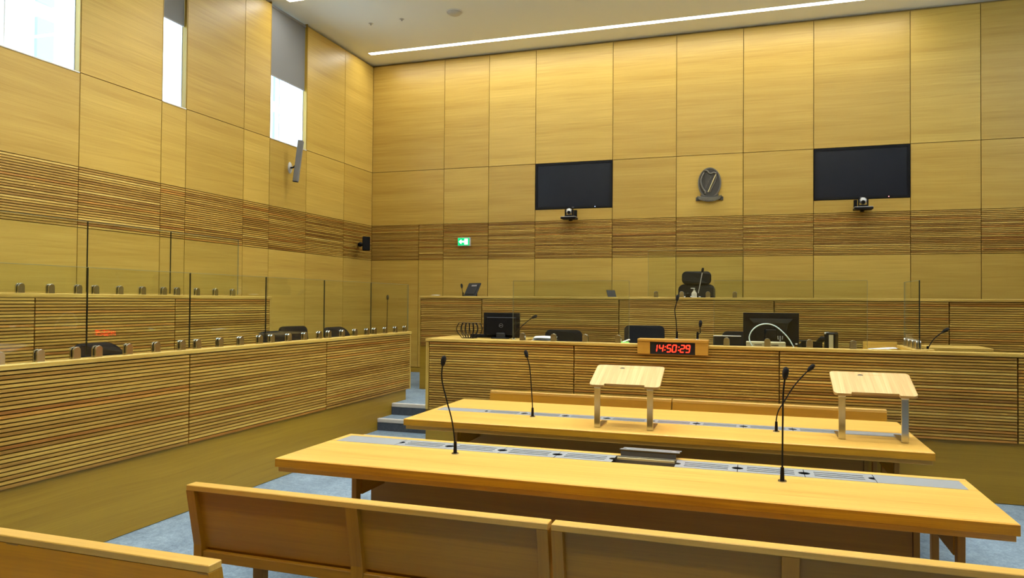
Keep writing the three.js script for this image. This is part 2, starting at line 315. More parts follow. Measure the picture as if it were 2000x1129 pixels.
// ---- pale building outside the windows
{
  const b = thing('neighbouring_building', 'pale building with glazed strips seen through the high windows', 'building', null, [-17, -3, -12]);
  part('facade', box(1, 24, 56, 'z'), M.facade, b, [-0.5, 12, 0]);
  for (const z of [-10.95, -1.5, 6]) for (let i = 0; i < 4; i++) part('window_strip', box(0.1, 2.2, 0.45, 'y'), M.facadeGlass, b, [0.05, 8 + i * 2.6, z]);
}

// ================================================================ SLATTED FRONTS
// u runs along the front, the face looks along +w
function slattedFront(t, place, turn, u0, u1, joints, yTop, yBot, yFloor, opt = {}) {
  const put = (nm, geo, mat, u, y, w) => { const m = part(nm, geo, mat, t); m.position.set(...place(u, y, w)); m.rotation.y = turn; return m; };
  const rail = 0.032, yT = yTop - rail - 0.004, n = Math.round((yT - yBot) / PITCH), p = (yT - yBot) / n;
  put('top_rail', cbox(u1 - u0, rail, 0.11, 'x', 1, 0.003), M.oakRail, (u0 + u1) / 2, yTop - rail / 2, -0.045);
  const cuts = [u0 + (opt.stile0 ?? 0), ...joints, u1 - (opt.stile1 ?? 0)];
  for (let i = 0; i < cuts.length - 1; i++) {
    const w = cuts[i + 1] - cuts[i] - 0.012;
    for (let k = 0; k < n; k++) put('slat', box(w, p - 0.008, 0.05, 'x', Math.floor(rnd() * 6)), slatMat(), (cuts[i] + cuts[i + 1]) / 2, yBot + (k + 0.5) * p, -0.025);
  }
  for (const [q, s] of [[u0, opt.stile0], [u1, opt.stile1]]) if (s) put('end_stile', cbox(s - 0.004, yT - (opt.stileDown ?? yBot), 0.05, 'y', 2, 0.002), M.oakRail, q + (q === u0 ? s / 2 : -s / 2), (yT + (opt.stileDown ?? yBot)) / 2, -0.025);
  put('backing', box(u1 - u0 - 0.004, yT - yBot + 0.002, 0.012), M.backing, (u0 + u1) / 2, (yT + yBot) / 2, -0.058);
  put('plinth_panel', box(u1 - u0 - (opt.plinthShort ?? 0), yBot - yFloor - 0.004, 0.03, 'x', 4), M.plinth, (u0 + u1) / 2 + (opt.plinthShift ?? 0), (yBot + yFloor) / 2, -0.035);
  put('lining', box(u1 - u0 - 0.02, yT - yFloor, 0.02, 'x', 4), M.plinth, (u0 + u1) / 2, (yT + yFloor) / 2, -0.078);
  return put;
}
const Xj = -4.25, Xk = -5.5, Zc = -7.2, Zj = -9.6;
{ // jury box, front row: face looks to +x, u = z
  const t = thing('jury_box', 'long slatted oak front of the jury box standing on the carpet', 'jury box');
  slattedFront(t, (u, y, w) => [Xj + w, y, -u], Math.PI / 2, 0.6, 8.63, [2.71, 4.68, 6.64], 1.292, 0.544, 0.003, { stile1: 0.03, plinthShort: 0.1, plinthShift: -0.05 });
  part('end_panel', box(1.1, 1.25 - LAND, 0.03, 'x', 2), M.plinth, t, [Xj - 0.65, (1.25 + LAND) / 2, -8.6]);
  part('writing_shelf', box(0.36, 0.025, 7.9, 'z', 2), M.oakRail, t, [Xj - 0.29, 1.12, -4.6]);
}
{
  const t = thing('jury_box', 'slatted oak front of the raised second jury row', 'jury box');
  slattedFront(t, (u, y, w) => [Xk + w, y, -u], Math.PI / 2, 1.4, 7.38, [2.83, 4.345, 5.845], 1.735, 0.96, LAND + 0.002, { stile1: 0.03 });
  part('end_panel', box(1.06, 1.69 - LAND, 0.03, 'x', 2), M.plinth, t, [Xk - 0.62, (1.69 + LAND) / 2, -7.345]);
}
{ // clerk desk
  const t = thing('clerk_desk', 'long slatted oak clerk desk with digital clock on its top', 'desk');
  slattedFront(t, (u, y, w) => [u, y, Zc + w], 0, -3.37, 4.1, [-1.715, 0.246, 2.148], 1.29, 0.522, 0.003, { stile0: 0.04 });
  part('end_panel', box(0.03, 1.25 - 0.003, 0.72, 'z', 2), M.oakRail, t, [-3.352, 0.628, Zc - 0.45]);
  part('end_counter', cbox(1.06, 0.03, 0.66, 'x', 3), M.oakRail, t, [-2.84, 1.275, Zc - 0.42]);
  part('desk_top', box(3.66, 0.03, 0.66, 'x', 5), M.oakRail, t, [-0.47, 1.225, Zc - 0.42]);
  // witness stand ledge running back from the rail
  part('witness_ledge', cbox(0.12, 0.03, 0.78, 'z', 2), M.oakRail, t, [1.41, 1.285, Zc - 0.39]); part('witness_side_panel', box(0.05, 0.86, 0.74, 'z', 1), M.plinth, t, [1.41, 0.842, Zc - 0.41]);
  part('witness_rear_panel', box(0.3, 0.92, 0.03, 'x', 3), M.oakRail, t, [1.2, 0.872, -7.93]); part('witness_shelf', box(0.9, 0.03, 0.66, 'x', 5), M.oakRail, t, [1.892, 1.225, Zc - 0.45]); part('witness_block', cbox(0.1, 0.03, 0.06, 'x', 1), M.oakRail, t, [1.5, 1.285, Zc - 0.14]);
}
{
  const t = thing('judge_bench', 'raised slatted oak judge bench below the panelled wall', 'bench');
  slattedFront(t, (u, y, w) => [u, y, Zj + w], 0, -4.595, 4.2, [-3.628, -1.677, 0.266, 2.183], 1.768, 1.045, LAND + 0.002, { stile0: 0.012 });
  part('desk_top', box(8.6, 0.03, 0.7, 'x', 5), M.oakRail, t, [-0.2, 1.735, Zj - 0.45]);
  part('end_panel', box(0.03, 1.72 - LAND, 1.1, 'z', 2), M.plinth, t, [-4.575, (1.72 + LAND) / 2, Zj - 0.62]);
}

// ================================================================ GLASS SCREENS
const clampGeo = (() => {
  const s = new THREE.Shape(), w = 0.026, h = 0.078; s.moveTo(-w, 0); s.lineTo(w, 0); s.lineTo(w, h - w); s.absarc(0, h - w, w, 0, Math.PI); s.lineTo(-w, 0);
  const c = extrude(s, 0.01, 0.002, 10);
  return merged([c.clone().translate(0, 0, 0.0085), c.clone().translate(0, 0, -0.0185), new THREE.BoxGeometry(0.044, 0.012, 0.024).translate(0, 0.006, 0)]);
})();
function glassPane(pos, turn, w, h, label, group, dark = [1, 1], nClamps = 4) {
  const t = thing('glass_screen', label, 'glass screen', group, pos, turn);
  const th = 0.01, y0 = 0.014, f = new THREE.PlaneGeometry(w, h);
  part('pane', merged([f.clone().translate(0, y0 + h / 2, th / 2), f.clone().rotateY(Math.PI).translate(0, y0 + h / 2, -th / 2)]), M.glass, t);
  for (const s of [-1, 1]) part('edge', new THREE.BoxGeometry(0.0014, h, th), dark[s < 0 ? 0 : 1] ? M.glassEdge : M.glassTop, t, [s * (w / 2 + 0.0007), y0 + h / 2, 0]);
  part('top_edge', new THREE.BoxGeometry(w, 0.003, th), M.glassTop, t, [0, y0 + h + 0.0015, 0]);
  for (let i = 0; i < nClamps; i++) part('clamp', clampGeo, M.steel, t, [(i - (nClamps - 1) / 2) * (w / nClamps) * 1.1, 0, 0]);
  return t;
}
const ord = ['first', 'second', 'third', 'fourth', 'fifth', 'sixth', 'seventh'];
const FB = [-8.62, -7.64, -6.65, -5.68, -4.72, -3.77, -2.82, -1.87], RB = [-6.83, -5.82, -4.86, -3.9, -2.94];
FB.slice(0, -1).forEach((z, i) => glassPane([Xj - 0.045, 1.292, (z + FB[i + 1]) / 2], Math.PI / 2, FB[i + 1] - z - 0.006, 0.6, 'clear glass pane on the front jury rail, ' + ord[i] + ' from the steps end', 'glass panes on the front jury rail', i ? [1, 1] : [1, 0]));
RB.slice(0, -1).forEach((z, i) => glassPane([Xk - 0.045, 1.735, (z + RB[i + 1]) / 2], Math.PI / 2, RB[i + 1] - z - 0.006, 0.62, 'clear glass pane on the raised rear jury rail, ' + ord[i] + ' from its open end', 'glass panes on the rear jury rail', i ? [1, 1] : [1, 0]));
glassPane([-1.775, 1.29, Zc - 0.045], 0, 1.22, 0.61, 'clear glass pane on the clerk desk between monitor and clock', 'glass panes on the clerk desk', [0, 0]);
glassPane([0.325, 1.29, Zc - 0.045], 0, 1.34, 0.61, 'clear glass pane on the clerk desk before the big monitor', 'glass panes on the clerk desk', [0, 0]);
glassPane([-0.7, 1.768, Zj - 0.045], 0, 1.2, 0.6, 'clear glass pane on the judge bench before the high-backed chair', undefined, [0, 0]);
glassPane([1.41, 1.3, Zc - 0.35], Math.PI / 2, 0.66, 0.6, 'side glass pane of the witness stand set across the clerk desk rail', undefined, [1, 0]);

// ================================================================ FURNITURE
// ---- bar tables
function trayLid(len, slots, w) {
  const s = new THREE.Shape(), a = -len / 2 + 0.002, b = len / 2 - 0.002, r = 0.03, v = w / 2;
  s.moveTo(a, -v); s.lineTo(b, -v); if (slots) { s.lineTo(b, -r); s.absarc(b, 0, r, -Math.PI / 2, Math.PI / 2, true); } s.lineTo(b, v); s.lineTo(a, v);
  if (slots) { s.lineTo(a, r); s.absarc(a, 0, r, Math.PI / 2, -Math.PI / 2, true); } s.lineTo(a, -v);
  if (slots) for (const y of [-0.045, 0, 0.045]) { const q = new THREE.Path(); q.moveTo(a + 0.05, y * w / 0.2 - 0.007); q.lineTo(a + 0.05, y * w / 0.2 + 0.007); q.lineTo(b - 0.05, y * w / 0.2 + 0.007); q.lineTo(b - 0.05, y * w / 0.2 - 0.007); q.closePath(); s.holes.push(q); }
  return extrude(s, 0.004, 0, 8).rotateX(-Math.PI / 2);
}
function barTable(label, x0, x1, zf, zb, tz0, tz1, holes, open, depthPanel) {
  const L = x1 - x0, cx = (x0 + x1) / 2, t = thing('bar_table', label, 'table', 'long oak bar tables', [cx, 0, 0]);
  const top = 0.74, th = 0.052, inX = 0.045;
  const zt0 = Math.max(tz0, tz1), zt1 = Math.min(tz0, tz1), y = top - th / 2;
  const bx = (w, d, x, z, v) => cbox(w, th, d, 'x', v, 0.0025).clone().translate(x, y, z);
  part('table_top', merged([bx(L, zf - zt0, 0, (zf + zt0) / 2, 1), bx(L, zt1 - zb, 0, (zt1 + zb) / 2, 2), bx(inX, zt0 - zt1, -L / 2 + inX / 2, (zt0 + zt1) / 2, 3), bx(inX, zt0 - zt1, L / 2 - inX / 2, (zt0 + zt1) / 2, 3)]), M.oak, t);
  part('front_lipping', cbox(L, th - 0.002, 0.012, 'x', 5, 0.002), M.oakEdgeShaded, t, [0, y - 0.001, zf + 0.006]);  // deeper oak lipping, with part of the front shade put into its colour
  part('under_frame', merged([cbox(L - 0.02, 0.03, 0.05, 'x', 4, 0.002).clone().translate(0, top - th - 0.0165, zf - 0.035), cbox(L - 0.02, 0.03, 0.05, 'x', 4, 0.002).clone().translate(0, top - th - 0.0165, zb + 0.035), cbox(0.05, 0.03, zf - zb - 0.12, 'z', 4, 0.002).clone().translate(-L / 2 + 0.035, top - th - 0.0165, (zf + zb) / 2), cbox(0.05, 0.03, zf - zb - 0.12, 'z', 4, 0.002).clone().translate(L / 2 - 0.035, top - th - 0.0165, (zf + zb) / 2)]), M.oak, t);
  const tw = zt0 - zt1, tc = (zt0 + zt1) / 2, lw = tw - 0.008;
  part('cable_tray', merged([box(L - 2 * inX, 0.006, tw).clone().translate(0, top - 0.075, tc), box(L - 2 * inX, 0.07, 0.004).clone().translate(0, top - 0.04, zt0 - 0.002), box(L - 2 * inX, 0.07, 0.004).clone().translate(0, top - 0.04, zt1 + 0.002)]), M.trayDark, t);
  part('tray_edge', box(L - 2 * inX, 0.006, 0.005), M.alu, t, [0, top - 0.002, zt1 + 0.0025]);
  const a = x0 + inX, b = x1 - inX, cuts = [a, holes[0] - 0.361, ...holes, holes[holes.length - 1] + 0.361, b];
  for (let i = 0; i < cuts.length - 1; i++) {
    const c0 = cuts[i], c1 = cuts[i + 1], mid = (c0 + c1) / 2 - cx, slots = i > 0 && i < cuts.length - 2;
    if (i - 2 === open) {       // hinged lid standing open
      part('open_lid', trayLid(c1 - c0, true, lw), M.alu, t, [mid + 0.014, top + 0.026, zt1 - 0.095], [-0.13, 0, 0]);
      part('lid_gap_shade', box(c1 - c0 - 0.03, 0.036, 0.004), M.trayDark, t, [mid + 0.008, top + 0.012, zt1 - 0.004]);  // dark strip put in for the shaded gap below the raised lid
      part('wiring_box', box(c1 - c0 - 0.02, 0.012, tw - 0.03, 'x', 2), M.oak, t, [mid, top - 0.064, tc]);
      part('socket_rail', box(c1 - c0 - 0.02, 0.012, 0.014), M.cream, t, [mid, top - 0.005, zt1 + 0.05]);
      continue;
    }
    part(slots ? 'tray_lid' : 'tray_cover', trayLid(c1 - c0, slots, lw), M.alu, t, [mid, top - 0.004, tc]);
  }
  // modesty panel and end trestles
  const zp = zf - depthPanel, xl = -2.305 - cx, xr = 0.94 - cx, pr = 0.8 - cx;
  // same oak as the benches, their shade already in its colour
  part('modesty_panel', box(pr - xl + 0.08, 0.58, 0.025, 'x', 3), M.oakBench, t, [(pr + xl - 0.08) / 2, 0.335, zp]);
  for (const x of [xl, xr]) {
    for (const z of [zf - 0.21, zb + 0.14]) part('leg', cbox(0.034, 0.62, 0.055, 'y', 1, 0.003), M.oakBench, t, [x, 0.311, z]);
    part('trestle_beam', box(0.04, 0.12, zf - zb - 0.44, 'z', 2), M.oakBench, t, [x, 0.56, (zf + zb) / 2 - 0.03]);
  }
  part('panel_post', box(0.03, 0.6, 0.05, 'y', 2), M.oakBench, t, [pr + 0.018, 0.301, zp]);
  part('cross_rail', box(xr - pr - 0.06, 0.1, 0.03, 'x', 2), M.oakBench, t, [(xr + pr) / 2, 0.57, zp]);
  return t;
}
barTable('long oak bar table with a tray lid standing open', -2.735, 1.12, -3.735, -4.592, -4.33, -4.53, [-1.891, -1.523, -1.157, -0.798, -0.43, -0.076, 0.284], 3, 0.55);
barTable('deeper oak bar table carrying the two wooden lecterns', -2.68, 1.13, -5.33, -6.61, -5.86, -6.03, [-1.848, -1.486, -1.134, -0.77, -0.414, -0.059, 0.299], -9, 0.7);

// ---- benches: origin at the middle of the back's foot, seat towards -z
function bench(label, group, pos, turn, L, solid) {
  const t = thing('wooden_bench', label, 'bench', group, pos, turn);
  const H = 0.775, off = (y) => (y > 0.463 ? -0.06 * (1 - (y - 0.463) / 0.29) : -0.06);          // z of the rear face
  part('top_rail', cbox(L, 0.028, 0.068, 'x', Math.floor(rnd() * 5), 0.003), M.oak, t, [0, H - 0.014, -0.034]);  // rail in bright oak, back in dark oak: overhead light put into the colours
  const prof = (down) => extrude([[-off(0.746) - 0.0, 0.746], [-off(0.746) + 0.055, 0.746], [-off(0.463) + 0.055, 0.463], [0.06 + 0.05, down], [0.06, down], [-off(0.463), 0.463]].map(([x, y]) => [x, y]), 0.05, 0.0015, 2);
  const stile = (x, down, w) => { const g = prof(down); g.scale(1, 1, w / 0.05); g.rotateY(Math.PI / 2); g.translate(x - w / 2, 0, 0); return uvMetres(g, 'y', Math.floor(rnd() * 5)); };
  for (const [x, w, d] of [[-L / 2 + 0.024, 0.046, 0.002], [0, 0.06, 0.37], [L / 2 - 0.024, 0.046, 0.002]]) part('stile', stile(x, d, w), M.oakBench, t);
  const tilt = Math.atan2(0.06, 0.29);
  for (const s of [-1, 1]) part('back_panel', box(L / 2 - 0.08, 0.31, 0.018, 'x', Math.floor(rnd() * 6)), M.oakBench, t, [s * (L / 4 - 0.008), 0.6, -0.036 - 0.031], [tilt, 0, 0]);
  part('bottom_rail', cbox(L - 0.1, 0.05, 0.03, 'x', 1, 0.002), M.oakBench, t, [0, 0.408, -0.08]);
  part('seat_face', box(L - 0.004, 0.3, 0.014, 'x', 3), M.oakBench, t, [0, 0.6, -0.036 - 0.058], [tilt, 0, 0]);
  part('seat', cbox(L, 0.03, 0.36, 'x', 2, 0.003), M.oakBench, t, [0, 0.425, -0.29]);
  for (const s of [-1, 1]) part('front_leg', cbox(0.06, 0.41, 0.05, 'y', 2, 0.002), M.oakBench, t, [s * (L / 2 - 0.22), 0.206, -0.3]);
  if (solid) part('rear_board', box(L - 0.004, 0.62, 0.014, 'x', 5), M.oakOrange, t, [0, 0.436, -0.008]);
  return t;
}
bench('oak bench with framed back, before the open-lid table and beside the solid-backed bench', 'gallery benches', [-1.7365, 0, -2.925], 0, 1.863, false);
bench('oak bench with framed back, end to end with the other before the open-lid table', 'gallery benches', [0.1415, 0, -2.925], 0, 1.863, false);
bench('oak bench with solid plain back board behind the framed-back bench', 'gallery benches', [-2.7145, 0, -2.068], 0, 1.86, true);
bench('oak bench facing the tables before the clerk desk, at the steps end', 'benches before the clerk desk', [-1.645, 0, -7.12], Math.PI, 1.84, false);
bench('oak bench facing the tables before the clerk desk, under the big monitor', 'benches before the clerk desk', [0.205, 0, -7.12], Math.PI, 1.84, false);

// ---- lecterns
function lectern(label, pos, dx) {
  const t = thing('lectern', label, 'lectern', 'wooden table lecterns', pos);
  const s = new THREE.Shape(), w = 0.265, r = 0.03, d = 0.37;
  s.moveTo(-w + r, 0); s.lineTo(-0.155, 0); s.lineTo(-0.152, 0.028); s.lineTo(0.152, 0.028); s.lineTo(0.155, 0); s.lineTo(w - r, 0); s.absarc(w - r, r, r, -Math.PI / 2, 0); s.lineTo(w, d - r); s.absarc(w - r, d - r, r, 0, Math.PI / 2); s.lineTo(-w + r, d); s.absarc(-w + r, d - r, r, Math.PI / 2, Math.PI); s.lineTo(-w, r); s.absarc(-w + r, r, r, Math.PI, 1.5 * Math.PI);
  const board = part('board', uvMetres(extrude(s, 0.016, 0.0015, 6), 'y', 2), M.bamboo, t, [dx, 0.312, 0.03], [-Math.PI / 2 + 0.34, 0, 0]);
  part('logo_mark', extrude([[-0.02, 0], [0.02, 0], [0.016, 0.011], [0.006, 0.017], [-0.006, 0.017], [-0.016, 0.011]], 0.0008), M.greyDark, board, [-0.06, d - 0.06, 0.0176]);
  for (let i = 0; i < 9; i++) part('engraved_stroke', new THREE.BoxGeometry(0.008, 0.004, 0.0006), M.oakWarm, board, [-0.025 + i * 0.0125, d - 0.046 - (i % 2) * 0.002, 0.0178]);
  for (const x of [-0.2, 0.2]) {
    const leg = part('leg', cbox(0.046, 0.31, 0.012, 'y', 0, 0.002), M.steel, t, [x, 0.157, 0]);
    part('leg_bend_highlight', cbox(0.048, 0.022, 0.016, 'x', 0, 0.003), M.white, leg, [0, 0.152, 0.002]);  // bend at the leg top, its highlight put in as white colour
    part('foot', cbox(0.046, 0.008, 0.3, 'z', 0, 0.002), M.steel, leg, [0, -0.153, -0.144]);
    part('bracket', cbox(0.046, 0.008, 0.2, 'z', 0, 0.002), M.steel, leg, [0, 0.186, -0.09], [0.34, 0, 0]);
  }
}
lectern('pale wooden lectern on steel legs before the digital clock', [-0.92, 0.742, -5.48], 0.008);
lectern('pale wooden lectern on steel legs at the table end away from the steps', [0.81, 0.742, -5.63], 0.012);

// ---- microphones: points from the foot to the head
function mic(label, group, pts, s = 1, socket = true, neck = M.black) {
  const [bx, by, bz] = pts[0], t = thing('gooseneck_microphone', label, 'microphone', group, [bx, by, bz]);
  const q = pts.map(([x, y, z]) => [x - bx, y - by, z - bz]), n = q.length;
  const a = new THREE.Vector3(...q[n - 1]), d = a.clone().sub(new THREE.Vector3(...q[n - 2])).normalize();
  if (socket) part('socket', new THREE.CylinderGeometry(0.022 * s, 0.024 * s, 0.006, 20), M.steel, t, [0, 0.003, 0]);
  part('base_tube', new THREE.CylinderGeometry(0.0095 * s, 0.012 * s, 0.075 * s, 14), M.black, t, [0, 0.0375 * s, 0]);
  part('gooseneck', tube([[0, 0.05 * s, 0], ...q.slice(1)], 0.0046 * s, 32, 8), neck, t);
  const g = lathe([[0.0001, -0.036], [0.009, -0.034], [0.0145, -0.02], [0.0165, 0], [0.0155, 0.014], [0.011, 0.027], [0.0001, 0.032]].map(([r, y]) => [r * s, y * s]), 18);
  const h = part('windscreen', g, M.foam, t, a.toArray()); h.quaternion.setFromUnitVectors(new THREE.Vector3(0, 1, 0), d);
}
mic('black gooseneck microphone at the steps end of the open-lid table', 'microphones on the bar tables', [[-1.767, 0.74, -4.225], [-1.79, 0.941, -4.225], [-1.83, 1.077, -4.225], [-1.863, 1.205, -4.225], [-1.86, 1.286, -4.225], [-1.853, 1.322, -4.225]]);
mic('tall straight gooseneck microphone on the open-lid table', 'microphones on the bar tables', [[0.159, 0.74, -4.19], [0.16, 0.95, -4.19], [0.161, 1.071, -4.19], [0.164, 1.223, -4.19], [0.175, 1.326, -4.19]]);
mic('gooseneck microphone bent back at the top, on the lectern table near the steps', 'microphones on the bar tables', [[-1.731, 0.74, -5.796], [-1.733, 0.85, -5.796], [-1.742, 0.969, -5.796], [-1.761, 1.16, -5.796], [-1.79, 1.262, -5.796]]);
mic('gooseneck microphone leaning over beside the lectern away from the steps', 'microphones on the bar tables', [[0.177, 0.74, -5.79], [0.176, 0.816, -5.79], [0.191, 0.894, -5.79], [0.227, 0.957, -5.79], [0.298, 1.082, -5.79], [0.369, 1.172, -5.79], [0.42, 1.228, -5.79]]);
mic('black microphone leaning from behind the small clerk monitor', null, [[-2.445, 1.291, -7.45], [-2.44, 1.35, -7.45], [-2.405, 1.382, -7.45], [-2.319, 1.461, -7.45], [-2.245, 1.518, -7.45], [-2.21, 1.535, -7.45]]);
mic('tall black microphone standing behind the digital clock', null, [[-0.7, 1.34, -7.3], [-0.71, 1.527, -7.3], [-0.721, 1.629, -7.3], [-0.706, 1.695, -7.3], [-0.696, 1.75, -7.3]]);
mic('short thick microphone standing at the clock end near the big monitor', null, [[-0.502, 1.34, -7.3], [-0.478, 1.405, -7.3], [-0.478, 1.456, -7.3], [-0.475, 1.5, -7.3]]);
mic('thin microphone before the high-backed judge chair', null, [[-0.67, 1.75, -9.78], [-0.64, 1.96, -9.78], [-0.61, 2.13, -9.78]], 1, true, M.greyLight);
mic('small microphone beside the grey monitor on the judge bench', null, [[-3.99, 1.75, -9.78], [-4.005, 1.869, -9.78], [-4.012, 1.92, -9.78]]);
mic('thin upright microphone behind the glass at the jury box end', null, [[-4.5, 1.133, -8.42], [-4.495, 1.45, -8.42], [-4.49, 1.74, -8.42]]);
mic('black microphone leaning over the witness stand', null, [[1.552, 1.24, -7.6], [1.594, 1.369, -7.6], [1.653, 1.431, -7.6], [1.7, 1.465, -7.6]]);

// ---- task chairs
function curvedBack(w, h, r, th, round) {         // padded back, slightly wrapped; origin at the bottom middle, faces +z
  const g = extrude(roundRect(w, h, round), th, 0.008, 8); const p = g.attributes.position;
  for (let i = 0; i < p.count; i++) { const x = p.getX(i); p.setZ(i, p.getZ(i) + r * x * x * 2); }
  g.translate(0, h / 2, 0); g.computeVertexNormals(); return g;
}
function chair(label, group, pos, turn, topY, w = 0.45, opt = {}) {      // topY above the floor the chair stands on
  const t = thing('task_chair', label, 'chair', group, pos, turn), h = opt.h ?? 0.42;
  part('backrest', curvedBack(w, h, opt.wrap ?? 0.35, 0.035, opt.round ?? 0.09), opt.mat ?? M.fabric, t, [0, topY - h, -0.2], [-(opt.tilt ?? 0.12), 0, opt.roll ?? 0]);
  part('back_support', tube([[0, 0.42, -0.02], [0, 0.42, -0.22], [0, topY - h * 0.55, -0.225]], 0.02, 16, 8), M.black, t);
  part('seat', new RoundedBoxGeometry(w + 0.02, 0.08, 0.46, 3, 0.035), opt.mat ?? M.fabric, t, [0, 0.47, 0.03]);
  part('gas_column', new THREE.CylinderGeometry(0.028, 0.028, 0.36, 14), M.black, t, [0, 0.25, 0.02]);
  for (let i = 0; i < 5; i++) { const a = (i / 5) * Math.PI * 2; part('base_leg', cbox(0.04, 0.03, 0.27, 'z', 0, 0.004), M.black, t, [Math.sin(a) * 0.145, 0.075, 0.02 + Math.cos(a) * 0.145], [0, a, 0]); part('caster', new THREE.CylinderGeometry(0.028, 0.028, 0.03, 12), M.black, t, [Math.sin(a) * 0.27, 0.03, 0.02 + Math.cos(a) * 0.27], [0, 0, Math.PI / 2]); }
  if (opt.arms) for (const s of [-1, 1]) part('armrest', tube([[s * 0.24, 0.44, 0.0], [s * 0.27, 0.6, -0.02], [s * 0.27, 0.65, 0.02], [s * 0.26, 0.655, 0.18]], 0.018, 16, 8), M.black, t);
  return t;
}
const jurySeats = 'dark chairs in the front jury row';
chair('dark chair in the jury row, alone before the rear screen', jurySeats, [-4.72, LAND, -4.39], Math.PI / 2, 0.925, 0.46, { round: 0.14, wrap: 0.6 });
chair('dark round-backed chair at the end of the raised jury row screen', jurySeats, [-4.66, LAND, -6.52], Math.PI / 2, 0.94, 0.5, { round: 0.14, wrap: 0.6 });
chair('dark chair turned sideways between two round-backed jury chairs', jurySeats, [-5.28, LAND, -7.76], 1.25, 0.945, 0.39, { round: 0.05, wrap: 0.2, tilt: 0.2 });
chair('dark round-backed jury chair closest to the steps', jurySeats, [-4.7, LAND, -7.8], Math.PI / 2, 0.945, 0.5, { round: 0.14, wrap: 0.6 });
chair('low dark chair behind the papers on the clerk desk', 'clerk chairs', [-2.12, LAND, -8.2], 0.05, 0.945, 0.43, { round: 0.06, wrap: 0.2 });
chair('black chair leaning behind the digital clock', 'clerk chairs', [-1.13, LAND, -8.2], 0.2, 1.015, 0.44, { round: 0.05, wrap: 0.15, tilt: 0.22 });
chair('black chair mostly hidden behind the big monitor', 'clerk chairs', [-0.1, LAND, -8.1], -0.1, 0.97, 0.44, { round: 0.05, wrap: 0.15 });
chair('black chair at the witness stand', null, [2.72, LAND, -8.0], -0.5, 0.92, 0.46, { round: 0.06, wrap: 0.2 });
{
  const t = chair('black leather high-backed judge chair with separate headrest', null, [-0.75, 0.86, -10.5], 0, 1.095, 0.5, { h: 0.55, mat: M.leather, round: 0.08, wrap: 0.3, tilt: 0.08, arms: true });
  part('headrest', curvedBack(0.39, 0.175, 0.4, 0.05, 0.06), M.leather, t, [0, 1.105, -0.215], [-0.05, 0, 0]);
}

// ================================================================ WALL AND CEILING FITTINGS
[[-3.523, -2.191, 'ledBlue', 'black wall screen with a blue standby light, set in the panels'], [0.889, 2.202, 'ledRed', 'black wall screen with a red standby light, set in the panels']].forEach(([a, b, led, label]) => {
  const w = b - a - 0.012, h = ROW - 3.267 - 0.008, t = thing('wall_screen', label, 'screen', 'wall screens', [(a + b) / 2, 3.271 + h / 2, ZB - 0.02]);
  const bz = 0.035;
  part('casing', box(w, h, 0.03), M.black, t, [0, 0, -0.004]);
  part('bezel', merged([box(w, bz, 0.018).clone().translate(0, h / 2 - bz / 2, 0.02), box(w, bz, 0.018).clone().translate(0, -h / 2 + bz / 2, 0.02), box(bz, h - 2 * bz, 0.018).clone().translate(-w / 2 + bz / 2, 0, 0.02), box(bz, h - 2 * bz, 0.018).clone().translate(w / 2 - bz / 2, 0, 0.02)]), M.black, t);
  part('display', new THREE.BoxGeometry(w - 2 * bz, h - 2 * bz, 0.006), M.screen, t, [0, 0, 0.015]);
  part('standby_light', new THREE.SphereGeometry(0.007, 10, 8), M[led], t, [w * 0.285, -h / 2 + 0.02, 0.03]);
  part('brand_mark', new THREE.BoxGeometry(0.035, 0.007, 0.002), M.grey, t, [0, -h / 2 + 0.02, 0.03]);
});
// conference cameras under the screens
function ptz(label, x, y, flip) {
  const t = thing('conference_camera', label, 'camera', 'conference cameras', [x, y, ZB]);
  part('wall_bracket', box(0.05, 0.04, 0.06), M.black, t, [0, -0.01, 0.03]);
  part('shelf', cbox(0.25, 0.03, 0.2, 'x', 0, 0.004), M.black, t, [0, 0.0, 0.13]);
  part('shelf_top', cbox(0.25, 0.008, 0.2, 'x', 0, 0.002), M.greyLight, t, [0, 0.02, 0.13]);
  part('body', merged([cbox(0.11, 0.03, 0.11, 'x', 0, 0.006).clone().translate(0, 0.04, 0.14), cbox(0.014, 0.13, 0.08, 'x', 0, 0.005).clone().translate(-0.06, 0.085, 0.14), cbox(0.014, 0.13, 0.08, 'x', 0, 0.005).clone().translate(0.06, 0.085, 0.14)]), M.black, t);
  const b = part('camera_ball', new THREE.SphereGeometry(0.052, 24, 18), M.greyLight, t, [0, 0.115, 0.14]);
  part('lens', new THREE.CylinderGeometry(0.026, 0.028, 0.03, 18), M.black, b, [flip * 0.005, -0.02, 0.042], [Math.PI / 2 + 0.3, 0, 0]);
  part('side_unit', cbox(0.045, 0.11, 0.07, 'x', 0, 0.004), M.blackMatt, t, [flip * 0.1, 0.08, 0.11]);
}
ptz('conference camera below the screen with a blue light', -2.89, 3.09, 1);
ptz('conference camera below the screen with a red light', 1.555, 3.105, -1);
// exit sign
{
  const t = thing('exit_sign', 'lit green exit sign with white arrow on the slatted band', 'sign', null, [-4.812, 2.742, ZB]);
  part('housing', cbox(0.235, 0.15, 0.05, 'x', 0, 0.004), M.greyLight, t, [0, 0, 0.026]);
  part('green_face', box(0.215, 0.13, 0.004), M.signGreen, t, [-0.004, 0, 0.052]);
  part('arrow', extrude([[-0.095, 0], [-0.045, 0.042], [-0.045, 0.014], [0.015, 0.014], [0.015, -0.014], [-0.045, -0.014], [-0.045, -0.042]], 0.002), M.signWhite, t, [0, 0, 0.055]);
  part('doorway', box(0.062, 0.1, 0.002), M.signWhite, t, [0.045, 0, 0.056]);
}
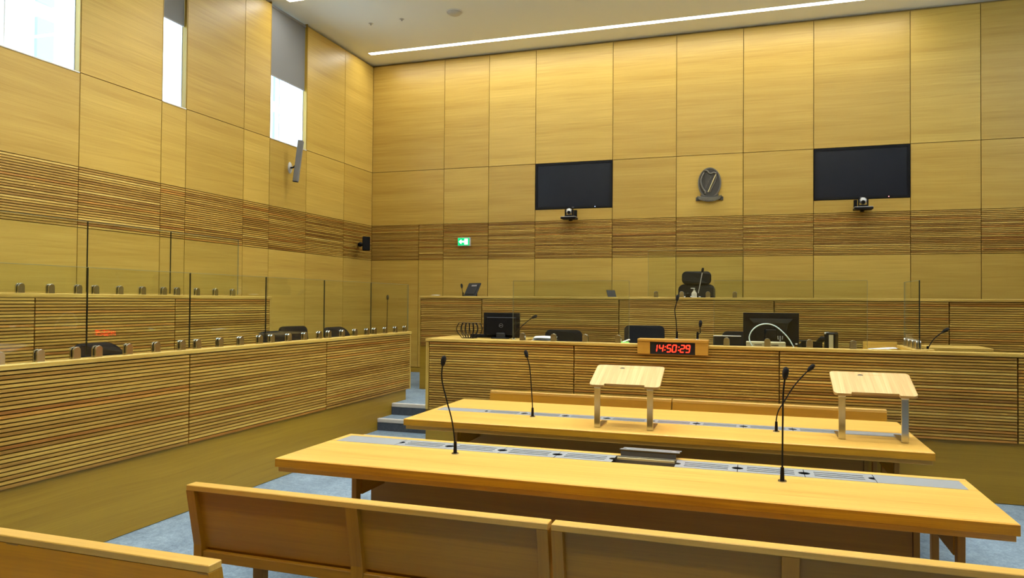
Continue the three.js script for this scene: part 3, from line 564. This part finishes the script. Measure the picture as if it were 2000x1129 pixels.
// crest
{
  const t = thing('harp_crest', 'dark oval metal crest with a harp and scroll on the panelling', 'crest', null, [-0.638, 3.58, ZB]);
  const ell = (a, b) => { const s = new THREE.Shape(); s.absellipse(0, 0, a, b, 0, Math.PI * 2); return s; };
  part('oval_plate', extrude(ell(0.168, 0.235), 0.02, 0.004, 32), M.bronze, t, [0, 0.02, 0.002]);
  const ring = ell(0.176, 0.243); const hole = new THREE.Path(); hole.absellipse(0, 0, 0.16, 0.227, 0, Math.PI * 2); ring.holes.push(hole);
  part('rim', extrude(ring, 0.03, 0.002, 32), M.bronzeMid, t, [0, 0.02, 0.002]);
  const at = (pts, z = 0.034) => pts.map(([x, y]) => [(x - 640) / 1242 * 0.865, -(y - 500) / 1129 * 0.79 + 0.045, z]);
  part('harp_neck', tube(at([[545, 255], [590, 265], [620, 310], [670, 330], [740, 310], [790, 335]]), 0.014, 30, 8), M.bronzeMid, t);
  part('harp_soundbox', tube(at([[525, 300], [480, 390], [450, 500], [470, 610], [530, 720], [560, 745]]), 0.017, 30, 8), M.bronzeMid, t);
  part('harp_column', tube(at([[785, 350], [740, 450], [680, 590], [615, 745]], 0.04), 0.011, 20, 8), M.bronzeLight, t);
  part('harp_column_side', tube(at([[800, 380], [770, 480], [710, 620], [650, 750]], 0.03), 0.013, 20, 8), M.bronzeMid, t);
  for (let i = 0; i < 8; i++) part('harp_string', tube(at([[560 + i * 26, 315 + (i > 2 ? 12 : 0)], [545 + i * 20, 690 - i * 48 + i * 6]], 0.03), 0.003, 2, 5), M.bronzeMid, t);
  part('harp_foot', new THREE.SphereGeometry(0.018, 12, 8), M.bronzeMid, t, at([[545, 770]])[0]);
  const scroll = new THREE.Shape(); scroll.moveTo(-0.185, -0.185); scroll.quadraticCurveTo(0, -0.245, 0.185, -0.185); scroll.lineTo(0.165, -0.235); scroll.quadraticCurveTo(0, -0.318, -0.165, -0.235); scroll.closePath();
  part('scroll', extrude(scroll, 0.022, 0.003, 20), M.bronzeMid, t, [0, 0, 0.03]);
  for (const s of [-1, 1]) part('scroll_end', extrude([[0.15 * s, -0.19], [0.208 * s, -0.205], [0.208 * s, -0.258], [0.14 * s, -0.252]], 0.015, 0.002), M.bronze, t, [0, 0, 0.008]);
  const band = new THREE.Shape(); band.moveTo(-0.14, -0.16); band.quadraticCurveTo(0, -0.24, 0.14, -0.16); band.lineTo(0.13, -0.2); band.quadraticCurveTo(0, -0.265, -0.13, -0.2); band.closePath();
  part('upper_band', extrude(band, 0.012, 0.002, 20), M.bronze, t, [0, 0, 0.03]);
  for (let i = 0; i < 7; i++) part('raised_mark', new THREE.BoxGeometry(0.011, 0.016, 0.004), M.bronze, t, [(i - 3) * 0.019, -0.268 + Math.abs(i - 3) ** 2 * 0.0006, 0.056]);
}
// column loudspeaker on the window wall
{
  const t = thing('column_speaker', 'slim grey column speaker on a bracket below the blind window', 'speaker', null, [XL, 3.7, -9.345]);
  part('wall_plate', lathe([[0.0001, 0.02], [0.05, 0.018], [0.06, 0]], 20).rotateZ(-Math.PI / 2).scale(1, 1.5, 0.8), M.greyLight, t);
  part('bracket_arm', tube([[0.01, 0, 0], [0.09, 0, 0.03], [0.17, 0.03, 0.08]], 0.014, 12, 8), M.black, t);
  const b = part('cabinet', cbox(0.07, 0.62, 0.075, 'y', 0, 0.006), M.greyMid, t, [0.23, 0.07, 0.12], [0.04, 0.35, -0.14]);
  part('grille', box(0.006, 0.6, 0.07, 'y'), M.greyMid, b, [0.037, 0, 0]);
  part('end_cap', box(0.07, 0.012, 0.075), M.greyDark, b, [0, -0.31, 0]);
}
{
  const t = thing('corner_speaker', 'small black box speaker on a swivel bracket by the room corner', 'speaker', null, [XL, 2.69, -11.39]);
  part('ball_joint', new THREE.SphereGeometry(0.045, 18, 14), M.black, t, [0.05, 0.0, 0.02]);
  part('bracket_arm', tube([[0.0, 0, 0], [0.12, 0.0, 0.06], [0.2, 0, 0.12]], 0.016, 12, 8), M.greyDark, t);
  part('cabinet', cbox(0.13, 0.24, 0.13, 'y', 0, 0.01), M.blackMatt, t, [0.25, -0.0, 0.16], [0, 0.5, 0]);
}
// ceiling detector and sprinkler heads
{
  const t = thing('smoke_detector', 'round white smoke detector on the ceiling', 'detector', null, [-4.26, CEIL, -10.0]);
  part('housing', lathe([[0.0001, -0.05], [0.07, -0.048], [0.1, -0.03], [0.115, 0]], 28), M.greyLight, t);
  part('base_ring', lathe([[0.115, -0.012], [0.125, -0.01], [0.125, 0]], 28), M.white, t);
}
for (const [x, z, l] of [[-5.7, -10.04, 'small steel sprinkler head by the wall corner'], [-5.15, -10.02, 'small steel sprinkler head beside the smoke detector']]) {
  const t = thing('sprinkler_head', l, 'sprinkler', 'ceiling sprinkler heads', [x, CEIL, z]);
  part('rose', lathe([[0.012, -0.012], [0.035, -0.004], [0.038, 0]], 18), M.greyLight, t); part('nozzle', lathe([[0.0001, -0.03], [0.014, -0.029], [0.014, -0.026], [0.006, -0.022], [0.006, 0]], 14), M.greyLight, t);
}

// ================================================================ THINGS ON THE DESKS
// digital clock in its wooden box
{
  const t = thing('digital_clock', 'red digital clock in an oak box on the clerk desk rail', 'clock', null, [-0.73, 1.196, Zc + 0.002]);
  const W = 0.676, H = 0.146, D = 0.16, fw = 0.43, fh = 0.116, fx = 0.0, wl = (W - fw) / 2;
  part('case_top', cbox(W, 0.026, 0.17, 'x', 1, 0.003), M.oakWarm, t, [0, H - 0.013, -0.05]);
  for (const s of [-1, 1]) part('case_cheek', cbox(wl - 0.002, H - 0.028, 0.018, 'x', 2, 0.002), M.oakWarm, t, [s * (W / 2 - wl / 2), (H - 0.028) / 2, 0.022]);
  for (const s of [-1, 1]) part('case_side', cbox(0.02, H - 0.125, 0.13, 'z', 2, 0.002), M.oakWarm, t, [s * (W / 2 - 0.012), 0.097 + (H - 0.125) / 2, -0.055]);
  part('display', new THREE.BoxGeometry(fw - 0.002, fh, 0.004), M.screen, t, [fx, fh / 2, 0.016]);
  const SEG = { 0: 'abcdef', 1: 'bc', 2: 'abged', 4: 'fgbc', 5: 'afgcd', 9: 'abcfgd' }, w = 0.035, h = 0.067, k = 0.004;
  const bar = (x0, y0, x1, y1) => { const L = Math.hypot(x1 - x0, y1 - y0) - 0.002, a = Math.atan2(y1 - y0, x1 - x0), s = extrude([[0, 0], [k, k], [L - k, k], [L, 0], [L - k, -k], [k, -k]], 0.002); s.rotateZ(a); s.translate(x0 + Math.cos(a) * 0.001, y0 + Math.sin(a) * 0.001, 0); return s; };
  const segs = { a: [0, h, w, h], b: [w, h / 2, w, h], c: [w, 0, w, h / 2], d: [0, 0, w, 0], e: [0, 0, 0, h / 2], f: [0, h / 2, 0, h], g: [0, h / 2, w, h / 2] };
  const digit = (c, x) => { const g = merged([...SEG[c]].map((q) => bar(...segs[q]))); const p = g.attributes.position; for (let i = 0; i < p.count; i++) p.setX(i, p.getX(i) + p.getY(i) * 0.13); part('digit', g, M.led, t, [x, 0.024, 0.018]); };
  const colon = (x) => { for (const y of [0.042, 0.073]) part('colon_dot', new THREE.CylinderGeometry(0.0045, 0.0045, 0.002, 12).rotateX(Math.PI / 2), M.led, t, [x + y * 0.13, y, 0.019]); };
  digit(1, -0.188); digit(4, -0.13); colon(-0.0775); digit(5, -0.056); digit(0, -0.004); colon(0.0525); digit(2, 0.072); digit(9, 0.124);
  const l = new THREE.RectAreaLight(rgb(1, 0.02, 0.006), 0.4, 0.34, 0.07); l.position.set(0, 0.058, 0.024); l.rotation.y = Math.PI; t.add(l);
}
const FONT = await new FontLoader().loadAsync('fonts/droid/droid_sans_bold.typeface.json');
// small monitor at the steps end
{
  const t = thing('desktop_monitor', 'small black monitor with a round logo on the clerk desk', 'monitor', null, [-2.61, 1.29, -7.52], Math.PI + 0.12);
  const s = part('screen_casing', cbox(0.405, 0.275, 0.022, 'x', 0, 0.004), M.blackMatt, t, [0, 0.145, 0.02]);
  part('rear_bulge', cbox(0.33, 0.2, 0.03, 'x', 0, 0.008), M.black, s, [0, -0.01, -0.024]);
  const ringy = part('logo_ring', new THREE.TorusGeometry(0.021, 0.0012, 6, 28), M.grey, s, [0, -0.002, -0.04]);
  const tx = new TextGeometry('DELL', { font: FONT, size: 0.0095, depth: 0.0012, curveSegments: 3 }); tx.center(); part('logo_letters', tx, M.grey, ringy, [0, 0, -0.001], [0, Math.PI, 0]);
  part('display', new THREE.BoxGeometry(0.38, 0.25, 0.003), M.screen, s, [0, 0, 0.012]);
  part('stand_neck', cbox(0.1, 0.055, 0.03, 'y', 0, 0.006), M.greyDark, t, [0, 0.036, -0.03]);
  part('stand_foot', cbox(0.2, 0.012, 0.15, 'x', 0, 0.004), M.black, t, [0, 0.007, 0.0]);
}
// big monitor
{
  const t = thing('desktop_monitor', 'big black monitor behind the white cable loop on the clerk desk', 'monitor', null, [0.183, 1.24, -7.72], Math.PI);
  const s = part('screen_casing', cbox(0.53, 0.325, 0.025, 'x', 0, 0.004), M.black, t, [0, 0.203, 0.03]);
  part('rear_bulge', extrude([[-0.2, 0.1], [0.2, 0.1], [0.16, 0.055], [0.12, -0.13], [-0.12, -0.13], [-0.16, 0.055]], 0.03, 0.004), M.black, s, [0, 0, -0.046]);
  part('vent_strip', extrude([[-0.2, 0.1], [0.2, 0.1], [0.165, 0.06], [-0.165, 0.06]], 0.004), M.greyDark, s, [0, 0, -0.055]);
  part('display', new THREE.BoxGeometry(0.5, 0.295, 0.003), M.screen, s, [0, 0, 0.014]);
  part('stand_neck', cbox(0.1, 0.2, 0.03, 'y', 0, 0.006), M.black, t, [0, 0.1, -0.035]);
  part('stand_foot', cbox(0.26, 0.014, 0.2, 'x', 0, 0.004), M.black, t, [0, 0.008, 0.0]);
  part('label_sticker', new THREE.BoxGeometry(0.02, 0.012, 0.001), M.white, s, [-0.24, -0.145, -0.0135]);
}
// wire rack
{
  const t = thing('wire_rack', 'black wire rack with bowed ribs on the desk end counter', 'rack', null, [-2.945, 1.291, -7.4]);
  for (let i = 0; i < 6; i++) {
    const a = (i - 2.5) / 2.5, pts = [];
    for (let k = 0; k <= 10; k++) { const v = k / 10, y = 0.005 + v * 0.165, w = 0.06 + 0.062 * Math.sin(Math.min(1, v * 1.02) * Math.PI * 0.8); pts.push([a * w, y, 0.045 + 0.012 * Math.sin(v * Math.PI)]); }
    part('rib', tube(pts, 0.0042, 20, 6), M.black, t);
    part('rib', tube(pts.map(([x, y, z]) => [x + 0.012, y, -z]), 0.0042, 20, 6), M.black, t);
    part('cross_wire', tube([[a * 0.062, 0.005, 0.045], [a * 0.062 + 0.012, 0.005, -0.045]], 0.0036, 4, 6), M.black, t);
  }
  for (const z of [-0.045, 0.045]) { part('rail_wire', tube([[-0.066, 0.005, z], [0.078, 0.005, z]], 0.0036, 4, 6), M.black, t); part('rail_wire', tube([[-0.098, 0.168, z], [0.11, 0.168, z]], 0.0036, 4, 6), M.black, t); }
}
{
  const t = thing('card_terminal', 'small dark gadget with a white end beside the wire rack', 'gadget', null, [-2.87, 1.29, -7.62]);
  part('body', cbox(0.16, 0.035, 0.06, 'x', 0, 0.005), M.blackMatt, t, [-0.05, 0.02, 0]); part('white_end', cbox(0.075, 0.03, 0.05, 'x', 0, 0.004), M.white, t, [0.07, 0.02, 0]);
}
// papers
function paperStack(label, group, pos, turn, w, d, n, dy) {
  const t = thing('paper_stack', label, 'papers', group, pos, turn);
  for (let i = 0; i < n; i++) {
    const g = new THREE.PlaneGeometry(w, d, 8, 8).rotateX(-Math.PI / 2), p = g.attributes.position, ph = rnd() * 6;
    for (let k = 0; k < p.count; k++) p.setY(k, Math.max(0, Math.sin(p.getX(k) * 12 + ph) * 0.008 * (i / n) + 0.006 * Math.cos(p.getZ(k) * 15 + ph) * (i / n)));
    g.computeVertexNormals(); const b = g.clone().translate(0, -0.002, 0);
    part('sheet', merged([g, b]), M.paper, t, [(rnd() - 0.5) * 0.03, 0.003 + i * dy, (rnd() - 0.5) * 0.03], [0, (rnd() - 0.5) * 0.3, 0]);
  }
}
paperStack('loose pile of white papers between the small monitor and low chair', null, [-2.12, 1.242, -7.5], 0.1, 0.24, 0.26, 9, 0.0085);
paperStack('flat white papers at the foot of the witness stand ledge', null, [1.15, 1.242, -7.42], 0.2, 0.2, 0.12, 6, 0.009);
paperStack('thin white paper at the far end of the judge bench', null, [-4.44, 1.752, -9.8], 0, 0.12, 0.08, 4, 0.008);
paperStack('white papers beside the hand pump bottle on the judge bench', null, [-0.8, 1.752, -9.95], 0, 0.28, 0.2, 4, 0.008);
// green cloth
{
  const t = thing('green_packet', 'bright green and white packet beside the black clerk chair', 'packet', null, [-1.24, 1.24, -7.42], 0.3);
  part('packet', cbox(0.11, 0.055, 0.07, 'x', 0, 0.015), M.green, t, [0, 0.03, 0]); part('flap', cbox(0.08, 0.012, 0.05, 'x', 0, 0.004), M.white, t, [0.02, 0.064, 0], [0, 0, 0.35]);
}
// document scanner / laptop dock left of the big monitor
{
  const t = thing('laptop', 'black laptop with a pale edge standing beside the clock', 'laptop', null, [-0.233, 1.24, -7.58]);
  part('lid', cbox(0.27, 0.125, 0.012, 'x', 0, 0.003), M.black, t, [0, 0.065, 0], [-0.1, 0, 0]); part('pale_edge', cbox(0.268, 0.008, 0.014, 'x', 0, 0.002), M.white, t, [0, 0.129, -0.006]); part('keyboard_deck', cbox(0.27, 0.012, 0.2, 'x', 0, 0.003), M.black, t, [0, 0.006, -0.11]);
}
{
  const t = thing('cream_box', 'flat cream equipment box below the big monitor', 'box', null, [0.13, 1.24, -7.46]);
  part('case', cbox(0.36, 0.085, 0.16, 'x', 0, 0.004), M.cream, t, [0, 0.044, 0]); for (const x of [-0.07, 0.08]) part('slot', box(0.07, 0.006, 0.002), M.hole, t, [x, 0.06, 0.0805]);
}
{
  const t = thing('cable', 'pale blue white cable looping up before the big monitor', 'cable');
  part('cable_loop', tube([[0.045, 1.245, -7.36], [0.0, 1.3, -7.36], [-0.022, 1.363, -7.37], [0.0, 1.43, -7.37], [0.06, 1.485, -7.37], [0.136, 1.503, -7.37], [0.21, 1.485, -7.37], [0.289, 1.42, -7.37], [0.345, 1.35, -7.37], [0.39, 1.262, -7.36], [0.4, 1.246, -7.35]], 0.0055, 64, 8), M.cable, t);
}
{
  const t = thing('desk_phone', 'black desk telephone beside the big monitor', 'telephone', null, [0.53, 1.24, -7.5], 0.15);
  part('body', extrude([[-0.09, 0], [0.09, 0], [0.09, 0.095], [-0.09, 0.035]], 0.18, 0.004).rotateY(-Math.PI / 2).translate(0.09, 0, 0), M.black, t, [0, 0.004, 0]);
  part('handset', merged([cbox(0.05, 0.03, 0.2, 'z', 0, 0.01), cbox(0.055, 0.05, 0.055, 'z', 0, 0.015).clone().translate(0, -0.006, 0.085), cbox(0.055, 0.05, 0.055, 'z', 0, 0.015).clone().translate(0, -0.006, -0.085)]), M.blackMatt, t, [0.09, 0.105, 0.0], [-0.3, 0, 0]);
  part('display', cbox(0.1, 0.01, 0.04, 'x', 0, 0.002), M.greyDark, t, [-0.03, 0.1, -0.06]);
}
{
  const t = thing('upright_scanner', 'small upright black scanner with a pale front past the telephone', 'scanner', null, [0.725, 1.24, -7.56], -0.35);
  part('body', cbox(0.1, 0.185, 0.12, 'y', 0, 0.008), M.black, t, [0, 0.093, 0]); part('front_window', box(0.04, 0.13, 0.003), M.cream, t, [0.015, 0.1, 0.061]); part('corner_trim', cbox(0.016, 0.02, 0.12, 'z', 0, 0.004), M.greyLight, t, [-0.04, 0.178, 0.004]); part('foot_trim', cbox(0.02, 0.03, 0.01, 'x', 0, 0.003), M.white, t, [0.04, 0.02, 0.064]);
}
{
  const t = thing('headset_hook', 'small grey fork shaped holder before the big monitor', 'holder', null, [0.262, 1.326, -7.46]);
  part('stem', cbox(0.012, 0.03, 0.012, 'y', 0, 0.002), M.grey, t, [0, 0.015, 0]); for (const x of [-0.02, 0, 0.02]) part('prong', cbox(0.009, 0.035, 0.009, 'y', 0, 0.002), M.grey, t, [x, 0.042, 0], [0, 0, -x * 6]);
}
// judge bench things
{
  const t = thing('desktop_monitor', 'tilted grey monitor on the far end of the judge bench', 'monitor', null, [-3.88, 1.751, -9.87], -0.48);
  const s = part('screen_casing', cbox(0.26, 0.225, 0.02, 'x', 0, 0.004), M.greyDark, t, [0, 0.11, 0], [-0.5, 0, 0]); part('rear_panel', cbox(0.2, 0.16, 0.014, 'x', 0, 0.005), M.greyDark, s, [0, 0, 0.015]); part('rear_label', box(0.11, 0.024, 0.002), M.grey, s, [0.03, 0.06, 0.023]); part('stand', cbox(0.07, 0.11, 0.02, 'y', 0, 0.004), M.black, t, [0, 0.056, -0.06]);
}
{
  const t = thing('tablet_stand', 'small dark tablet leaning on the judge bench', 'tablet', null, [-1.82, 1.751, -9.82], 0.49);
  part('tablet', cbox(0.12, 0.14, 0.01, 'x', 0, 0.002), M.greyDark, t, [0, 0.058, 0], [-0.7, 0, 0]); part('prop', cbox(0.04, 0.08, 0.006, 'y', 0, 0.002), M.black, t, [0, 0.043, -0.055], [0.2, 0, 0]);
}
{
  const t = thing('pump_bottle', 'white hand pump bottle before the judge chair', 'bottle', null, [-0.715, 1.75, -9.74]);
  part('bottle', lathe([[0.0001, 0], [0.032, 0], [0.034, 0.006], [0.034, 0.07], [0.026, 0.09], [0.014, 0.098], [0.013, 0.106], [0.0001, 0.106]], 20), M.white, t); part('pump_stem', new THREE.CylinderGeometry(0.006, 0.006, 0.03, 10), M.white, t, [0, 0.12, 0]); part('pump_spout', cbox(0.055, 0.011, 0.014, 'x', 0, 0.003), M.white, t, [-0.016, 0.138, 0]); part('collar', new THREE.CylinderGeometry(0.015, 0.016, 0.016, 14), M.white, t, [0, 0.106, 0]);
}
{
  const t = thing('desk_gadget', 'small black box beside the hand pump bottle', 'gadget', null, [-0.8, 1.751, -9.8]); part('body', cbox(0.06, 0.07, 0.05, 'x', 0, 0.006), M.blackMatt, t, [0, 0.037, 0]); part('button', new THREE.CylinderGeometry(0.008, 0.008, 0.006, 12), M.grey, t, [0, 0.074, 0]);
}
// witness desk
{
  const t = thing('witness_desk', 'plain oak desk behind the rail beside the witness stand', 'desk', null, [1.98, LAND, -8.3]);
  part('desk_top', cbox(0.56, 0.03, 0.5, 'x', 2), M.oakRail, t, [0, 0.845, -0.2]); part('front_panel', box(0.54, 0.82, 0.025, 'x', 4), M.plinth, t, [0, 0.412, 0.02]); for (const s of [-1, 1]) part('side_panel', box(0.025, 0.82, 0.42, 'y', 4), M.plinth, t, [s * 0.255, 0.412, -0.21]);
}
{
  const t = thing('paper_cups', 'short stack of paper cups behind the witness stand glass', 'cups', null, [1.455, 1.301, -7.91]);
  for (let i = 0; i < 3; i++) part('cup', lathe([[0.022, 0], [0.031, 0.075], [0.033, 0.077], [0.031, 0.078], [0.024, 0.004]], 20), M.tan, t, [0, 0.001 + i * 0.0165, 0]);
}

scene.traverse((o) => { if (o.isMesh) shade(o); });
renderer.render(scene, camera);
